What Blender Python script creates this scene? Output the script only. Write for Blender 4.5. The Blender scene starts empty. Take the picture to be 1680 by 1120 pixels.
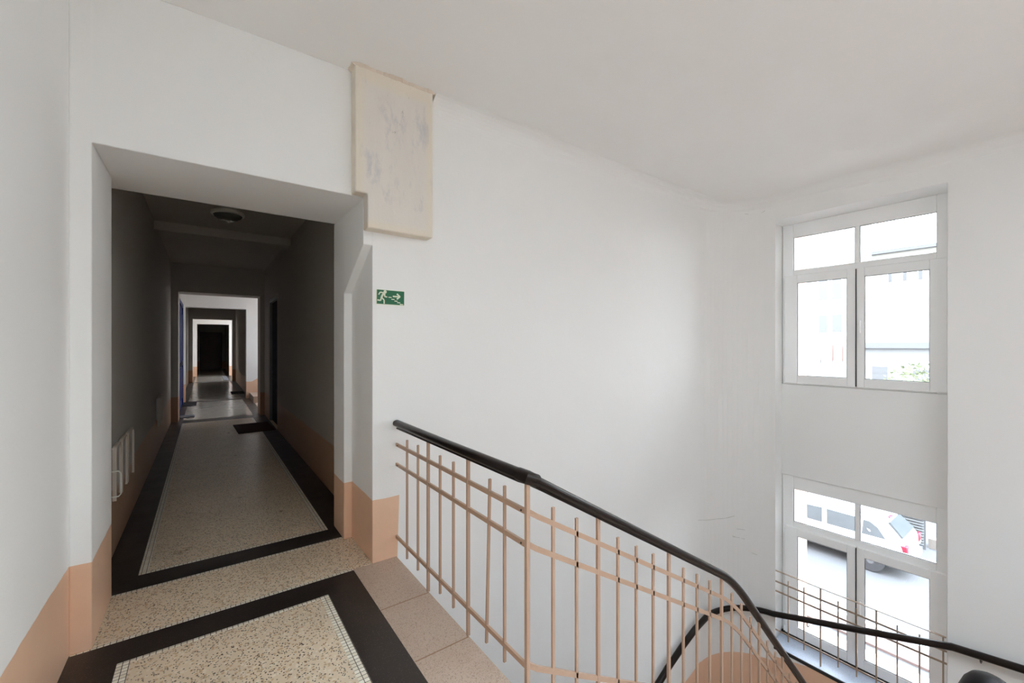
import bpy, bmesh, math, random
from mathutils import Vector, Matrix
random.seed(7)
S = bpy.context.scene
COL = S.collection
PI = math.pi

# ------------------------------------------------------------------ helpers
class MB:
    """collects geometry for one mesh"""
    def __init__(self): self.v = []; self.f = []; self.m = []
    def add(self, vs, fs, mi=0):
        b = len(self.v); self.v += [tuple(p) for p in vs]
        for f in fs: self.f.append([b + i for i in f]); self.m.append(mi)
        return self
    def box(self, x0, x1, y0, y1, z0, z1, mi=0):
        x0, x1 = min(x0, x1), max(x0, x1); y0, y1 = min(y0, y1), max(y0, y1); z0, z1 = min(z0, z1), max(z0, z1)
        vs = [(x, y, z) for z in (z0, z1) for y in (y0, y1) for x in (x0, x1)]
        return self.add(vs, [(0, 2, 3, 1), (4, 5, 7, 6), (0, 1, 5, 4), (2, 6, 7, 3), (0, 4, 6, 2), (1, 3, 7, 5)], mi)
    def quad(self, a, b, c, d, mi=0): return self.add([a, b, c, d], [(0, 1, 2, 3)], mi)
    def prism(self, poly, axis, lo, hi, mi=0):
        """polygon (2D, ccw) extruded along an axis; the 2D coords are the two other axes in order"""
        def P(p, h):
            q = list(p); q.insert('xyz'.index(axis), h); return q
        n = len(poly); vs = [P(p, lo) for p in poly] + [P(p, hi) for p in poly]
        return self.add(vs, [list(range(n))[::-1], list(range(n, 2 * n))] + [(i, (i + 1) % n, n + (i + 1) % n, n + i) for i in range(n)], mi)
    def bar(self, a, b, w, h, up=(0, 0, 1), mi=0):
        """rectangular bar from a to b: w across, h along up"""
        a, b = Vector(a), Vector(b); d = (b - a).normalized(); u = Vector(up)
        s = d.cross(u).normalized(); u = s.cross(d).normalized()
        o = [(-w / 2, -h / 2), (w / 2, -h / 2), (w / 2, h / 2), (-w / 2, h / 2)]
        vs = [a + s * x + u * y for x, y in o] + [b + s * x + u * y for x, y in o]
        return self.add(vs, [(3, 2, 1, 0), (4, 5, 6, 7), (0, 1, 5, 4), (1, 2, 6, 5), (2, 3, 7, 6), (3, 0, 4, 7)], mi)
    def sweep(self, path, prof, up=(0, 0, 1), caps=True, mi=0):
        """closed 2D profile (side, up) swept along a polyline"""
        pts = [Vector(p) for p in path]; n = len(prof); b = len(self.v)
        for i, p in enumerate(pts):
            d = (pts[min(i + 1, len(pts) - 1)] - pts[max(i - 1, 0)]).normalized()
            s = d.cross(Vector(up)).normalized(); u = s.cross(d).normalized()
            k = 1.0
            if 0 < i < len(pts) - 1:
                c = (pts[i + 1] - p).normalized().dot((p - pts[i - 1]).normalized()); k = 1 / max(.7, math.sqrt((1 + c) / 2))
            for x, y in prof: self.v.append(tuple(p + s * x * k + u * y))
        for i in range(len(pts) - 1):
            for j in range(n):
                self.f.append([b + i * n + j, b + i * n + (j + 1) % n, b + (i + 1) * n + (j + 1) % n, b + (i + 1) * n + j]); self.m.append(mi)
        if caps:
            self.f.append([b + j for j in range(n)][::-1]); self.m.append(mi)
            self.f.append([b + (len(pts) - 1) * n + j for j in range(n)]); self.m.append(mi)
        return self
    def tube(self, path, r, n=10, **k):
        return self.sweep(path, [(r * math.cos(2 * PI * i / n), r * math.sin(2 * PI * i / n)) for i in range(n)], **k)
    def lathe(self, c, prof, n=24, axis='z', mi=0, sx=1, sy=1):
        """(r, h) profile turned about an axis through c"""
        b = len(self.v); m = len(prof)
        for r, h in prof:
            for i in range(n):
                a = 2 * PI * i / n; x, y = r * math.cos(a) * sx, r * math.sin(a) * sy
                q = {'z': (x, y, h), 'x': (h, x, y), 'y': (y, h, x)}[axis]
                self.v.append((c[0] + q[0], c[1] + q[1], c[2] + q[2]))
        for i in range(m - 1):
            for j in range(n):
                self.f.append([b + i * n + j, b + i * n + (j + 1) % n, b + (i + 1) * n + (j + 1) % n, b + (i + 1) * n + j]); self.m.append(mi)
        self.f.append([b + j for j in range(n)][::-1]); self.m.append(mi)
        self.f.append([b + (m - 1) * n + j for j in range(n)]); self.m.append(mi)
        return self
    def build(self, name, mats, parent=None, smooth=False, bevel=0, angle=35, normals=True, segs=2):
        me = bpy.data.meshes.new(name); me.from_pydata(self.v, [], self.f)
        if not isinstance(mats, (list, tuple)): mats = [mats]
        for m in mats: me.materials.append(m)
        for p, mi in zip(me.polygons, self.m): p.material_index = mi
        if normals:
            bm = bmesh.new(); bm.from_mesh(me); bmesh.ops.recalc_face_normals(bm, faces=bm.faces); bm.to_mesh(me); bm.free()
        o = bpy.data.objects.new(name, me); COL.objects.link(o)
        if parent: o.parent = parent
        if bevel:
            mo = o.modifiers.new('bevel', 'BEVEL'); mo.width = bevel; mo.segments = segs; mo.limit_method = 'ANGLE'; mo.angle_limit = math.radians(40); smooth = True
        if smooth:
            for p in me.polygons: p.use_smooth = True
            try: me.set_sharp_from_angle(angle=math.radians(angle))
            except Exception: pass
        return o

def tag(o, label=None, cat=None, group=None, kind=None):
    if label: o['label'] = label
    if cat: o['category'] = cat
    if group: o['group'] = group
    if kind: o['kind'] = kind
    return o
def thing(name, label, cat, loc=(0, 0, 0), group=None):
    o = bpy.data.objects.new(name, None); COL.objects.link(o); o.location = loc; o.empty_display_size = .1
    return tag(o, label, cat, group)
def part(mb, name, mat, parent, **k):
    """a part given in world coordinates under an Empty at its own place"""
    q = parent; off = Vector()
    while q: off += q.location; q = q.parent
    mb.v = [tuple(Vector(p) - off) for p in mb.v]
    return mb.build(name, mat, parent, **k)
def struct(mb, name, mat, **k): return tag(mb.build(name, mat, **k), kind='structure')
def copy_tree(o, parent=None):
    c = o.copy(); COL.objects.link(c); c.parent = parent
    for ch in [q for q in bpy.data.objects if q.parent == o]: copy_tree(ch, c)
    return c

# ------------------------------------------------------------------ materials
class NT:
    def __init__(self, name):
        self.m = bpy.data.materials.new(name); self.m.use_nodes = True; self.n = self.m.node_tree; self.n.nodes.clear()
        self.out = self.n.nodes.new('ShaderNodeOutputMaterial')
    def N(self, t, **k):
        n = self.n.nodes.new('ShaderNode' + t)
        for a, b in k.items():
            if a.startswith('i_'):
                key = a[2:]; key = int(key) if key.isdigit() else key.replace('_', ' ')
                n.inputs[key].default_value = b
            else: setattr(n, a, b)
        return n
    def L(self, a, b): self.n.links.new(a, b)
    def math(self, op, a, b=None, c=None, clamp=False):
        n = self.n.nodes.new('ShaderNodeMath'); n.operation = op; n.use_clamp = clamp
        for i, x in enumerate((a, b, c)):
            if x is None: continue
            if isinstance(x, (int, float)): n.inputs[i].default_value = x
            else: self.L(x, n.inputs[i])
        return n.outputs[0]
    def mix(self, fac, a, b, blend='MIX'):
        n = self.n.nodes.new('ShaderNodeMix'); n.data_type = 'RGBA'; n.blend_type = blend
        for s, x in ((n.inputs['Factor'], fac), (n.inputs[6], a), (n.inputs[7], b)):
            if isinstance(x, (int, float)): s.default_value = x
            elif isinstance(x, tuple): s.default_value = (*x[:3], 1)
            else: self.L(x, s)
        return n.outputs[2]
    def ramp(self, fac, stops, interp='LINEAR'):
        n = self.n.nodes.new('ShaderNodeValToRGB'); n.color_ramp.interpolation = interp
        e = n.color_ramp.elements
        while len(e) < len(stops): e.new(.5)
        for q, (p, c) in zip(e, stops):
            q.position = p; q.color = (*c, 1) if isinstance(c, tuple) else (c, c, c, 1)
        self.L(fac, n.inputs[0]); return n.outputs[0]
    def noise(self, scale, detail=3, rough=.5, vec=None, out=0):
        n = self.N('TexNoise'); n.inputs['Scale'].default_value = scale; n.inputs['Detail'].default_value = detail; n.inputs['Roughness'].default_value = rough
        if vec is not None: self.L(vec, n.inputs['Vector'])
        return n.outputs[out]
    def pos(self): return self.N('NewGeometry').outputs['Position']
    def sep(self, v): n = self.N('SeparateXYZ'); self.L(v, n.inputs[0]); return n.outputs
    def scale(self, v, s):
        n = self.N('Mapping'); n.inputs['Scale'].default_value = s; self.L(v, n.inputs[0]); return n.outputs[0]
    def finish(self, color, rough=.6, metal=0, bump=None, bstr=.2, bdist=.01, spec=.5, coat=0, normal=None):
        p = self.N('BsdfPrincipled'); self.p = p
        for k, x in (('Base Color', color), ('Roughness', rough), ('Metallic', metal), ('Specular IOR Level', spec), ('Coat Weight', coat)):
            if isinstance(x, tuple): p.inputs[k].default_value = (*x, 1)
            elif isinstance(x, (int, float)): p.inputs[k].default_value = x
            else: self.L(x, p.inputs[k])
        if bump is not None:
            b = self.N('Bump'); b.inputs['Strength'].default_value = bstr; b.inputs['Distance'].default_value = bdist
            if normal: bv = self.N('Bevel', samples=4); bv.inputs['Radius'].default_value = normal; self.L(bv.outputs[0], b.inputs['Normal'])
            self.L(bump, b.inputs['Height']); self.L(b.outputs[0], p.inputs['Normal'])
        self.L(p.outputs[0], self.out.inputs[0]); return self.m

def lin(r, g, b):
    f = lambda c: (c / 255 / 12.92) if c / 255 <= .04045 else ((c / 255 + .055) / 1.055) ** 2.4
    return (f(r), f(g), f(b))
WHITE = (.80, .795, .78)
PEACH = lin(234, 195, 166)
EXTR = lin(232, 205, 190)

def simple(name, col, rough=.5, metal=0, bump=0, var=.04, scale=14, spec=.5, coat=0):
    t = NT(name); v = t.pos(); n = t.noise(scale, 4, .55, v)
    c = t.mix(n, tuple(x * (1 - var) for x in col), tuple(min(1, x * (1 + var)) for x in col))
    return t.finish(c, rough, metal, n if bump else None, bump, .004, spec, coat)

def wall_mat(name, zth=None, back=False, window=False, tone=(1, 1, 1), bev=.012):
    """white distemper with peach oil paint below a wavering painted line"""
    t = NT(name); v = t.pos(); x, y, z = t.sep(v)
    big = t.noise(1.3, 3, .55, v); fine = t.noise(38, 5, .6, v); mid = t.noise(6, 4, .6, v)
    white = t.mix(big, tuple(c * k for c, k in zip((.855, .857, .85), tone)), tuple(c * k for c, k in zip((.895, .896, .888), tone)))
    sc = t.ramp(t.noise(9, 8, .75, t.scale(v, (1.0, 1.0, .35))), [(0, .0), (.70, .0), (.74, 1.0), (1, 1.0)])
    white = t.mix(t.math('MULTIPLY', sc, .10), white, (.55, .53, .5))
    wob = t.math('MULTIPLY', t.math('SUBTRACT', t.noise(2.2, 4, .6, v), .5), .035)
    zz = t.math('ADD', z, wob); mask = None
    if zth is not None: mask = t.math('LESS_THAN', zz, zth)
    if back:
        lim = t.math('MULTIPLY_ADD', z, .03, 1.108)
        mask = t.math('MULTIPLY', t.math('LESS_THAN', zz, .435), t.math('LESS_THAN', x, lim))
        g = t.math('MULTIPLY_ADD', t.math('SUBTRACT', x, 5.1), .30, -2.50)
        m2 = t.math('MULTIPLY', t.math('LESS_THAN', zz, g), t.math('GREATER_THAN', x, 2.0))
        mask = t.math('MAXIMUM', mask, m2)
    if window:
        g = t.math('MULTIPLY_ADD', t.math('SUBTRACT', 2.3, y), .27, -2.36)
        mask = t.math('LESS_THAN', zz, g)
    col = white; rough = .78
    if mask is not None:
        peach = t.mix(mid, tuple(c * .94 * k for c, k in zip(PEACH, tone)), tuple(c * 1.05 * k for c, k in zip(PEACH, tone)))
        col = t.mix(mask, white, peach); rough = t.math('MULTIPLY_ADD', mask, -.4, .8)
    if window:
        col = t.mix(t.math('GREATER_THAN', x, 6.115), col, EXTR)
    h = t.math('ADD', t.math('MULTIPLY', big, 3.0), t.math('MULTIPLY', fine, .16))
    return t.finish(col, rough, 0, h, .35, .012, .35, normal=bev)

M = {}
M['wall'] = wall_mat('white_wall')
M['wall_l'] = wall_mat('painted_wall', .435)
M['wall_c'] = wall_mat('dimmed_corridor_wall', .49, tone=(.55, .525, .49))  # corridor dimness put into the colour of its walls, ceiling and covers
M['wall_s'] = wall_mat('smooth_wall', bev=None)
M['wall_bay'] = wall_mat('bay_wall', .47)
M['wall_b'] = wall_mat('back_wall', back=True)
M['wall_w'] = wall_mat('window_wall', window=True)
M['peach'] = simple('peach_paint', PEACH, .42, bump=.15, var=.05, scale=5)
M['ceil'] = simple('ceiling_white', (.88, .88, .87), .85, bump=.2, var=.02, scale=3)

def terrazzo(name, base, chips, dark, rough=.28, scale=95, thr=.26, bump=.04, dirt=.25, dirtcol=(.25, .2, .15)):
    t = NT(name); v = t.pos()
    warp = t.N('VectorMath'); warp.operation = 'ADD'; t.L(v, warp.inputs[0])
    wn = t.N('VectorMath'); wn.operation = 'SCALE'; wn.inputs[3].default_value = .012; t.L(t.noise(60, 2, .5, v, 1), wn.inputs[0]); t.L(wn.outputs[0], warp.inputs[1])
    def vor(s):
        n = t.N('TexVoronoi'); n.inputs['Scale'].default_value = s; t.L(warp.outputs[0], n.inputs['Vector']); return n
    a = vor(scale); b = vor(scale * 2.1)
    ar, ag, ab = t.sep(a.outputs['Color']); br, bg, bb = t.sep(b.outputs['Color'])
    chipc = t.ramp(ar, [(0, chips[0]), (.3, chips[1]), (.6, chips[2]), (.85, chips[0])], 'CONSTANT')
    m1 = t.math('MULTIPLY', t.math('LESS_THAN', a.outputs['Distance'], thr + .12), t.math('LESS_THAN', ag, .62))
    col = t.mix(m1, base, chipc)
    m2 = t.math('MULTIPLY', t.math('LESS_THAN', a.outputs['Distance'], thr + .06), t.math('GREATER_THAN', ab, .70))
    col = t.mix(m2, col, dark)
    m3 = t.math('MULTIPLY', t.math('LESS_THAN', b.outputs['Distance'], thr + .1), t.math('GREATER_THAN', bb, .83))
    col = t.mix(m3, col, tuple(c * 1.6 for c in dark))
    d = t.ramp(t.noise(1.7, 6, .65, v), [(.35, 0.0), (.7, 1.0)])
    col = t.mix(t.math('MULTIPLY', d, dirt), col, dirtcol)
    r = t.math('MULTIPLY_ADD', t.noise(5, 5, .6, v), .22, rough - .08)
    return t.finish(col, r, 0, t.noise(140, 2, .5, v), bump, .003, .5)
M['cream'] = terrazzo('cream_terrazzo', lin(226, 207, 180), (lin(234, 220, 198), lin(206, 174, 138), lin(198, 172, 138)), lin(36, 33, 26), scale=62, thr=.33)
M['black'] = terrazzo('black_terrazzo', lin(27, 22, 21), (lin(40, 33, 31), lin(26, 21, 20), lin(46, 38, 35)), lin(96, 84, 74), .34, 120, .12, .03, .16, lin(92, 76, 62))
M['granite'] = terrazzo('speckled_edge', lin(190, 170, 154), (lin(196, 176, 160), lin(168, 146, 126), lin(178, 150, 128)), lin(122, 108, 94), .45, 190, .3, .06, .3, lin(150, 118, 92))
M['dimmed_terrazzo'] = terrazzo('dimmed_terrazzo', lin(150, 146, 138), (lin(160, 156, 150), lin(130, 124, 114), lin(138, 130, 120)), lin(60, 58, 52), .16, scale=68, thr=.27)  # darker stand-in for the cream floor farther on, dimness put into its colour
def mosaic():
    t = NT('mosaic'); v = t.pos()
    b = t.N('TexBrick'); b.offset = 0; b.inputs['Scale'].default_value = 1; b.inputs['Mortar Size'].default_value = .0016
    b.inputs['Brick Width'].default_value = .024; b.inputs['Row Height'].default_value = .024
    b.inputs['Color1'].default_value = (*lin(242, 237, 224), 1); b.inputs['Color2'].default_value = (*lin(222, 212, 190), 1); b.inputs['Mortar'].default_value = (*lin(64, 52, 40), 1)
    t.L(v, b.inputs['Vector'])
    return t.finish(b.outputs[0], .3, 0, b.outputs[1], -.2, .002)
M['mosaic'] = mosaic()
M['rail'] = simple('black_pvc', lin(26, 18, 15), .28, var=.12, scale=5, bump=.03, spec=.28)
M['bar'] = simple('beige_metal_paint', lin(180, 150, 128), .38, var=.05, scale=20, bump=.05)
M['bar2'] = simple('olive_grey_metal_paint', lin(160, 140, 122), .36, var=.06, scale=20, bump=.05)
M['pvc'] = simple('white_window_pvc', (.92, .925, .925), .3, var=.01, scale=2)
M['gasket'] = simple('rubber_gasket', (.06, .06, .06), .6)
M['sill'] = terrazzo('grey_sill', lin(200, 212, 232), (lin(206, 218, 236), lin(188, 200, 222), lin(204, 210, 220)), lin(160, 170, 188), .38, 150, .3, .02, .1)
M['black_edge'] = simple('dark_edge_stone', lin(40, 44, 46), .35, var=.2, scale=40)
M['steel'] = simple('bracket_metal', lin(60, 58, 55), .4, .6)
M['wood_gap'] = simple('grimy_joint', lin(52, 48, 40), .8, var=.3, scale=30)
def glass():
    t = NT('window_glass'); tr = t.N('BsdfTransparent'); tr.inputs[0].default_value = (.93, .95, .95, 1)
    gl = t.N('BsdfGlossy'); gl.inputs['Roughness'].default_value = .02
    fr = t.N('Fresnel'); fr.inputs[0].default_value = 1.45
    mx = t.N('MixShader'); t.L(t.math('MULTIPLY', fr.outputs[0], .8), mx.inputs[0]); t.L(tr.outputs[0], mx.inputs[1]); t.L(gl.outputs[0], mx.inputs[2])
    t.L(mx.outputs[0], t.out.inputs[0]); return t.m
M['glass'] = glass()
def stucco():
    t = NT('raw_stucco'); v = t.pos(); x, y, z = t.sep(v)
    base = t.mix(t.noise(7, 6, .7, t.scale(v, (1, 1, .3))), lin(233, 227, 218), lin(220, 214, 208))
    g = t.ramp(t.noise(5.5, 7, .68, t.scale(v, (1.6, 1.0, .55))), [(.52, 0.0), (.64, 1.0)])
    base = t.mix(t.math('MULTIPLY', g, .6), base, lin(192, 189, 194))
    k = t.ramp(t.noise(13, 8, .8, t.scale(v, (1.5, 1.0, .45))), [(.62, 0.0), (.70, 1.0)])
    up = t.math('GREATER_THAN', z, 2.95)
    base = t.mix(t.math('MULTIPLY', t.math('MULTIPLY', k, up), .75), base, lin(140, 135, 132))
    cx = t.math('MINIMUM', t.math('SUBTRACT', x, .80), t.math('SUBTRACT', 1.33, x)); cz = t.math('MINIMUM', t.math('SUBTRACT', z, 2.28), t.math('SUBTRACT', 3.27, z))
    edge = t.math('ADD', t.math('MINIMUM', cx, cz), t.math('MULTIPLY', t.math('SUBTRACT', t.noise(11, 5, .7, v), .5), .06))
    e = t.ramp(edge, [(0.02, 1.0), (.07, 0.0)])
    base = t.mix(t.math('MULTIPLY', e, .5), base, lin(234, 222, 200))
    return t.finish(base, .85, 0, t.math('ADD', t.noise(60, 5, .6, v), t.math('MULTIPLY', g, .4)), .3, .006, .3)
M['stucco'] = stucco()
M['brown_joint'] = simple('brown_joint', lin(150, 118, 92), .8, var=.2, scale=25)
M['smudge'] = simple('brown_plaster_smudge', lin(226, 214, 200), .9, var=.06, scale=30, bump=.4)
M['green'] = simple('sign_green', lin(14, 100, 62), .4, var=.03)
M['glow'] = simple('sign_cream', lin(226, 232, 208), .5, var=.02)
M['blue_door'] = simple('blue_door_paint', lin(14, 34, 92), .45, var=.05)
M['brown_door'] = simple('dark_brown_door', lin(60, 26, 20), .4, var=.15, scale=8)
M['black_door'] = simple('dark_door', lin(16, 13, 13), .7, var=.1, spec=.1)
M['frame_grey'] = simple('grey_door_frame', lin(128, 128, 122), .4)
M['mat_brown'] = simple('brown_coir', lin(74, 44, 34), .95, var=.3, scale=160, bump=.6)
M['mat_black'] = simple('black_rubber_mat', lin(30, 30, 34), .9, var=.3, scale=160, bump=.5)
M['mat_grey'] = simple('grey_carpet_mat', lin(90, 92, 98), .95, var=.3, scale=160, bump=.5)
M['lamp_glass'] = simple('frosted_lamp_glass', lin(96, 100, 96), .25)
M['lamp_ring'] = simple('lamp_ring', lin(222, 222, 214), .35)
M['panel'] = simple('panel_paint', lin(190, 180, 168), .5)
M['knob'] = simple('black_rubber_knob', lin(18, 15, 15), .5, var=.1, spec=.25)
# outside
M['asphalt'] = simple('asphalt', (.11, .11, .115), .9, var=.08, scale=3, bump=.3)
M['pink_pave'] = simple('pink_paving', (.17, .125, .12), .85, var=.1, scale=9)
M['beige_stone'] = simple('beige_stone', (.22, .19, .17), .9)
M['kerb'] = simple('kerb_stone', (.6, .6, .6), .8)
M['car_white'] = simple('white_car_paint', (.72, .73, .75), .2, var=.01, coat=.6)
M['car_glass'] = simple('dark_car_glass', (.072, .082, .09), .12, var=.3, scale=2.5, spec=.35)
M['car_trim'] = simple('grey_trim', (.045, .045, .05), .5)
M['tyre'] = simple('tyre_rubber', (.045, .045, .05), .8)
M['hub'] = simple('silver_hubcap', (.16, .16, .17), .4, .3)
M['red_lens'] = simple('red_lens', lin(205, 40, 60), .2)
M['clear_lens'] = simple('clear_lens', lin(225, 215, 215), .2)
M['facade'] = simple('cream_facade', (.26, .245, .225), .85, var=.03)
M['facade2'] = simple('grey_facade', (.20, .20, .205), .85, var=.03)
M['facade_win'] = simple('facade_pane', (.125, .125, .13), .4, spec=.2)
M['roofing'] = simple('grey_roof', (.125, .125, .13), .85, var=.15)
M['red_panel'] = simple('red_awning', (.24, .135, .12), .7)
M['leaf'] = simple('green_leaves', (.19, .21, .13), .7, var=.2, scale=3)
M['bark'] = simple('bark', lin(96, 84, 74), .9, var=.2)
M['louver'] = simple('louver_white', (.12, .122, .125), .6)

# ------------------------------------------------------------------ the room shell
XL, XE, XR, XW, XF = -.53, 1.10, 1.04, 5.70, 6.06   # left wall, landing edge, corridor right wall, window wall, window plane
XO = 6.60; YB = 2.90; YN = -2.90; ZC = 3.33; ZB = -4.75
# floor: bands, mosaic rows and fields, all flush
f = MB(); CR, BK, MO, GR = 0, 1, 2, 3
def fl(x0, x1, y0, y1, mi):
    if mi in (0, 2) and y0 > 10: mi = 4
    f.quad((x0, y0, 0), (x1, y0, 0), (x1, y1, 0), (x0, y1, 0), mi)
mo = .048
def framed(x0, x1, y0, y1, bl, br, bf, bb, mrow=mo, mfront=None):
    """a black frame, then two rows of mosaic, then the cream field"""
    mf = mrow if mfront is None else mfront
    fl(x0, x1, y0, y0 + bf, BK); fl(x0, x1, y1 - bb, y1, BK)
    fl(x0, x0 + bl, y0 + bf, y1 - bb, BK); fl(x1 - br, x1, y0 + bf, y1 - bb, BK)
    a, b, c, d = x0 + bl, x1 - br, y0 + bf, y1 - bb
    fl(a, b, c, c + mf, MO); fl(a, b, d - mf, d, MO); fl(a, a + mrow, c + mf, d - mf, MO); fl(b - mrow, b, c + mf, d - mf, MO)
    fl(a + mrow, b - mrow, c + mf, d - mf, CR)
framed(XL, .802, YN, 2.890, .196, .200, .20, .195, mo, .024)
fl(XL, .802, 2.890, 2.914, MO); fl(.802, .93, 2.90, 2.914, CR)
fl(.802, XE, YN, 2.90, GR)
fl(XL, .93, 2.914, 3.42, CR); fl(XL, .93, 3.42, 3.444, MO)
framed(XL, XR, 3.444, 10.45, .18, .23, .205, .20, mo, .026)
fl(XR, 5.7, 3.444, 10.45, CR)
for (a, b) in ((10.45, 14.0), (14.0, 21.0), (21.0, 25.0), (25.0, 32.4)):
    framed(XL, XR, a, b, .18, .2, .15, .15, mo, .026)
fl(XR, 5.7, 10.45, 14.0, GR); fl(XR, 5.7, 21.0, 25.3, GR); fl(XR, 3.0, 25.3, 32.4, CR)
struct(f, 'floor', [M['cream'], M['black'], M['mosaic'], M['granite'], M['dimmed_terrazzo']], normals=False)
# slab under the landing, open at the stair well
sl = MB()
sl.box(XL - .2, XE, YN, 3.444, -.28, -.002)
struct(sl, 'slab_landing', M['wall'])
sj = MB()
for y in (2.36, 1.88, 1.40, .92, .44, -.04, -.52, -1.0): sj.box(.806, XE - .004, y - .003, y + .003, -.001, .0008)
struct(sj, 'trim_1', M['brown_joint'])
g = MB(); g.box(XL - .2, XO, YN, YB, ZB - .2, ZB); struct(g, 'floor_below', M['granite'])
# ceiling with an unseen skylight added for brightness over the landing behind the camera
c = MB(); SK = (-.20, 3.6, -2.5, -.25)
BAYSK = ((2.5, 4.4, 12.0, 13.5), (2.4, 4.6, 22.0, 24.4)); yy = YB  # unseen skylight openings added to brighten the far bays
for (a, b_, c_, d) in BAYSK:
    c.box(XL - .2, XO, yy, c_, ZC, ZC + .3); c.box(XL - .2, a, c_, d, ZC, ZC + .3); c.box(b_, XO, c_, d, ZC, ZC + .3); yy = d
c.box(XL - .2, XO, yy, 33, ZC, ZC + .3)
c.box(XL - .2, SK[0], YN - .2, YB, ZC, ZC + .3); c.box(SK[1], XO, YN - .2, YB, ZC, ZC + .3)
c.box(SK[0], SK[1], SK[3], YB, ZC, ZC + .3); c.box(SK[0], SK[1], YN - .2, SK[2], ZC, ZC + .3)
struct(c, 'ceiling', M['ceil'])
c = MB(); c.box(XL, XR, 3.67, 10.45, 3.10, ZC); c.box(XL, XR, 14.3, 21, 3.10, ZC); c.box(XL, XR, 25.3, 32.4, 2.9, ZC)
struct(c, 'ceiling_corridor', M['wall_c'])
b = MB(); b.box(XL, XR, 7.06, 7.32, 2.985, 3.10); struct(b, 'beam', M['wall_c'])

# soft cove between walls and ceiling, and the rounded corner between back and window wall
R = .62; CX, CY = XW - R, YB - R; NA = 16
arc = [(CX + R * math.sin(a), CY + R * math.cos(a)) for a in [i * PI / 2 / NA for i in range(NA + 1)]]
wc = MB(); zl = lambda i: -2.52 + .10 * i / NA
for i in range(NA):
    (x0, y0), (x1, y1) = arc[i], arc[i + 1]
    wc.quad((x0, y0, zl(i)), (x1, y1, zl(i + 1)), (x1, y1, ZC), (x0, y0, ZC), 0)
    wc.quad((x0, y0, ZB), (x1, y1, ZB), (x1, y1, zl(i + 1)), (x0, y0, zl(i)), 1)
for m_ in range(len(wc.m)): pass
wc.add([(x, y, ZC) for x, y in arc] + [(XW + .02, YB + .02, ZC)], [list(range(NA + 2))], 0)
struct(wc, 'wall_corner', [M['wall_s'], M['peach']], smooth=True, angle=60)
WC = bpy.data.objects['wall_corner']
M['scuff'] = simple('scratch_grey', lin(150, 146, 140), .9)
for P_ in (((5.02, 2.9, -.705), (5.12, 2.8985, -.728), (5.211, 2.886, -.747), (5.348, 2.839, -.749), (5.454, 2.775, -.746), (5.537, 2.699, -.709)),
           ((5.522, 2.715, -.979), (5.583, 2.644, -.985), (5.609, 2.603, -.993)), ((5.522, 2.715, -.965), (5.54, 2.695, -.985)),
           ((5.642, 2.543, -1.151), (5.669, 2.474, -1.163)), ((5.552, 2.683, -.873), (5.609, 2.603, -.875)), ((5.679, 2.442, 3.165), (5.691, 2.39, 3.193)), ((5.609, 2.603, 3.186), (5.63, 2.567, 3.18))):
    q = MB(); q.tube(P_, .0013, 5); q.build('scratch', M['scuff'], WC)
cv = MB(); rc = .14; K = 8
line = [(1.36, YB, (0, -1))] + [(x, y, ((CX - x) / R, (CY - y) / R)) for x, y in arc] + [(XW, YN, (-1, 0))]
rows = []
for (x, y, n) in line:
    rows.append([(x + n[0] * rc * (1 - math.cos(a)), y + n[1] * rc * (1 - math.cos(a)), ZC - rc + rc * math.sin(a)) for a in [j * PI / 2 / K for j in range(K + 1)]])
for i in range(len(rows) - 1):
    for j in range(K): cv.quad(rows[i][j], rows[i + 1][j], rows[i + 1][j + 1], rows[i][j + 1])
o = struct(cv, 'trim_2', M['wall_s'], smooth=True, angle=80)

# walls
w = MB(); w.box(XL - .2, XL, YN, 3.30, -.3, ZC); struct(w, 'wall_left', M['wall_l'])
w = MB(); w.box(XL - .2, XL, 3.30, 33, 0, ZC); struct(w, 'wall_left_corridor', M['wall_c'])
XJ = .868
w = MB()
w.box(XL, -.45, YB, 3.44, 0, ZC); w.box(XL, -.45, 3.44, 3.67, 2.50, ZC)                      # left jamb
w.box(-.45, .93, YB, 3.67, 2.50, ZC)                      # header
w.box(XJ, XR, 3.39, 3.70, 0, 2.50)                      # right jamb, rear half
w.prism([(YB, 2.186), (3.39, 1.90), (3.39, 2.50), (YB, 2.50)], 'x', XJ, .93)   # sloped head of the rebate
w.box(.93, XW + .3, YB, 3.39, ZB, ZC)
struct(w, 'wall_back', M['wall_b'])
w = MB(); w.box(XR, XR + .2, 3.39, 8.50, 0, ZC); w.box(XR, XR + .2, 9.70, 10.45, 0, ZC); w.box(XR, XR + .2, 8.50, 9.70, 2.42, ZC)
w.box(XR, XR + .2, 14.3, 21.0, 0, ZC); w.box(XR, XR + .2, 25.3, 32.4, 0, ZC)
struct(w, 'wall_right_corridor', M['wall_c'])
# window wall: pieces around two stacks of windows (centre Y 1.57 seen, centre -1.57 unseen, added for daylight)
w = MB()
w.box(XW, XO, 2.351, 3.5, ZB, ZC); w.box(XW, XO, -.789, .789, ZB, ZC); w.box(XW, XO, YN - .2, -2.351, ZB, ZC)
for cy in (1.57, -1.57):
    a, b_ = cy - .781, cy + .781
    w.box(XW, XO, a, b_, 3.045, ZC); w.box(XF, XO, a, b_, -.17, 1.0); w.box(XW, XO, a, b_, ZB, -2.26)
    w.box(6.13, XO, cy + .68, b_, -2.26, -.17); w.box(6.13, XO, a, cy - .68, -2.26, -.17)
    w.box(6.13, XO, cy + .68, b_, 1.0, 3.045); w.box(6.13, XO, a, cy - .68, 1.0, 3.045)
w.box(XW, XO, 3.5, 10.95, ZB, ZC); w.box(XW, XO, 14.0, 21.4, ZB, ZC); w.box(XW, XO, 25.0, 33, ZB, ZC)
struct(w, 'wall_right', M['wall_w'])
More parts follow.
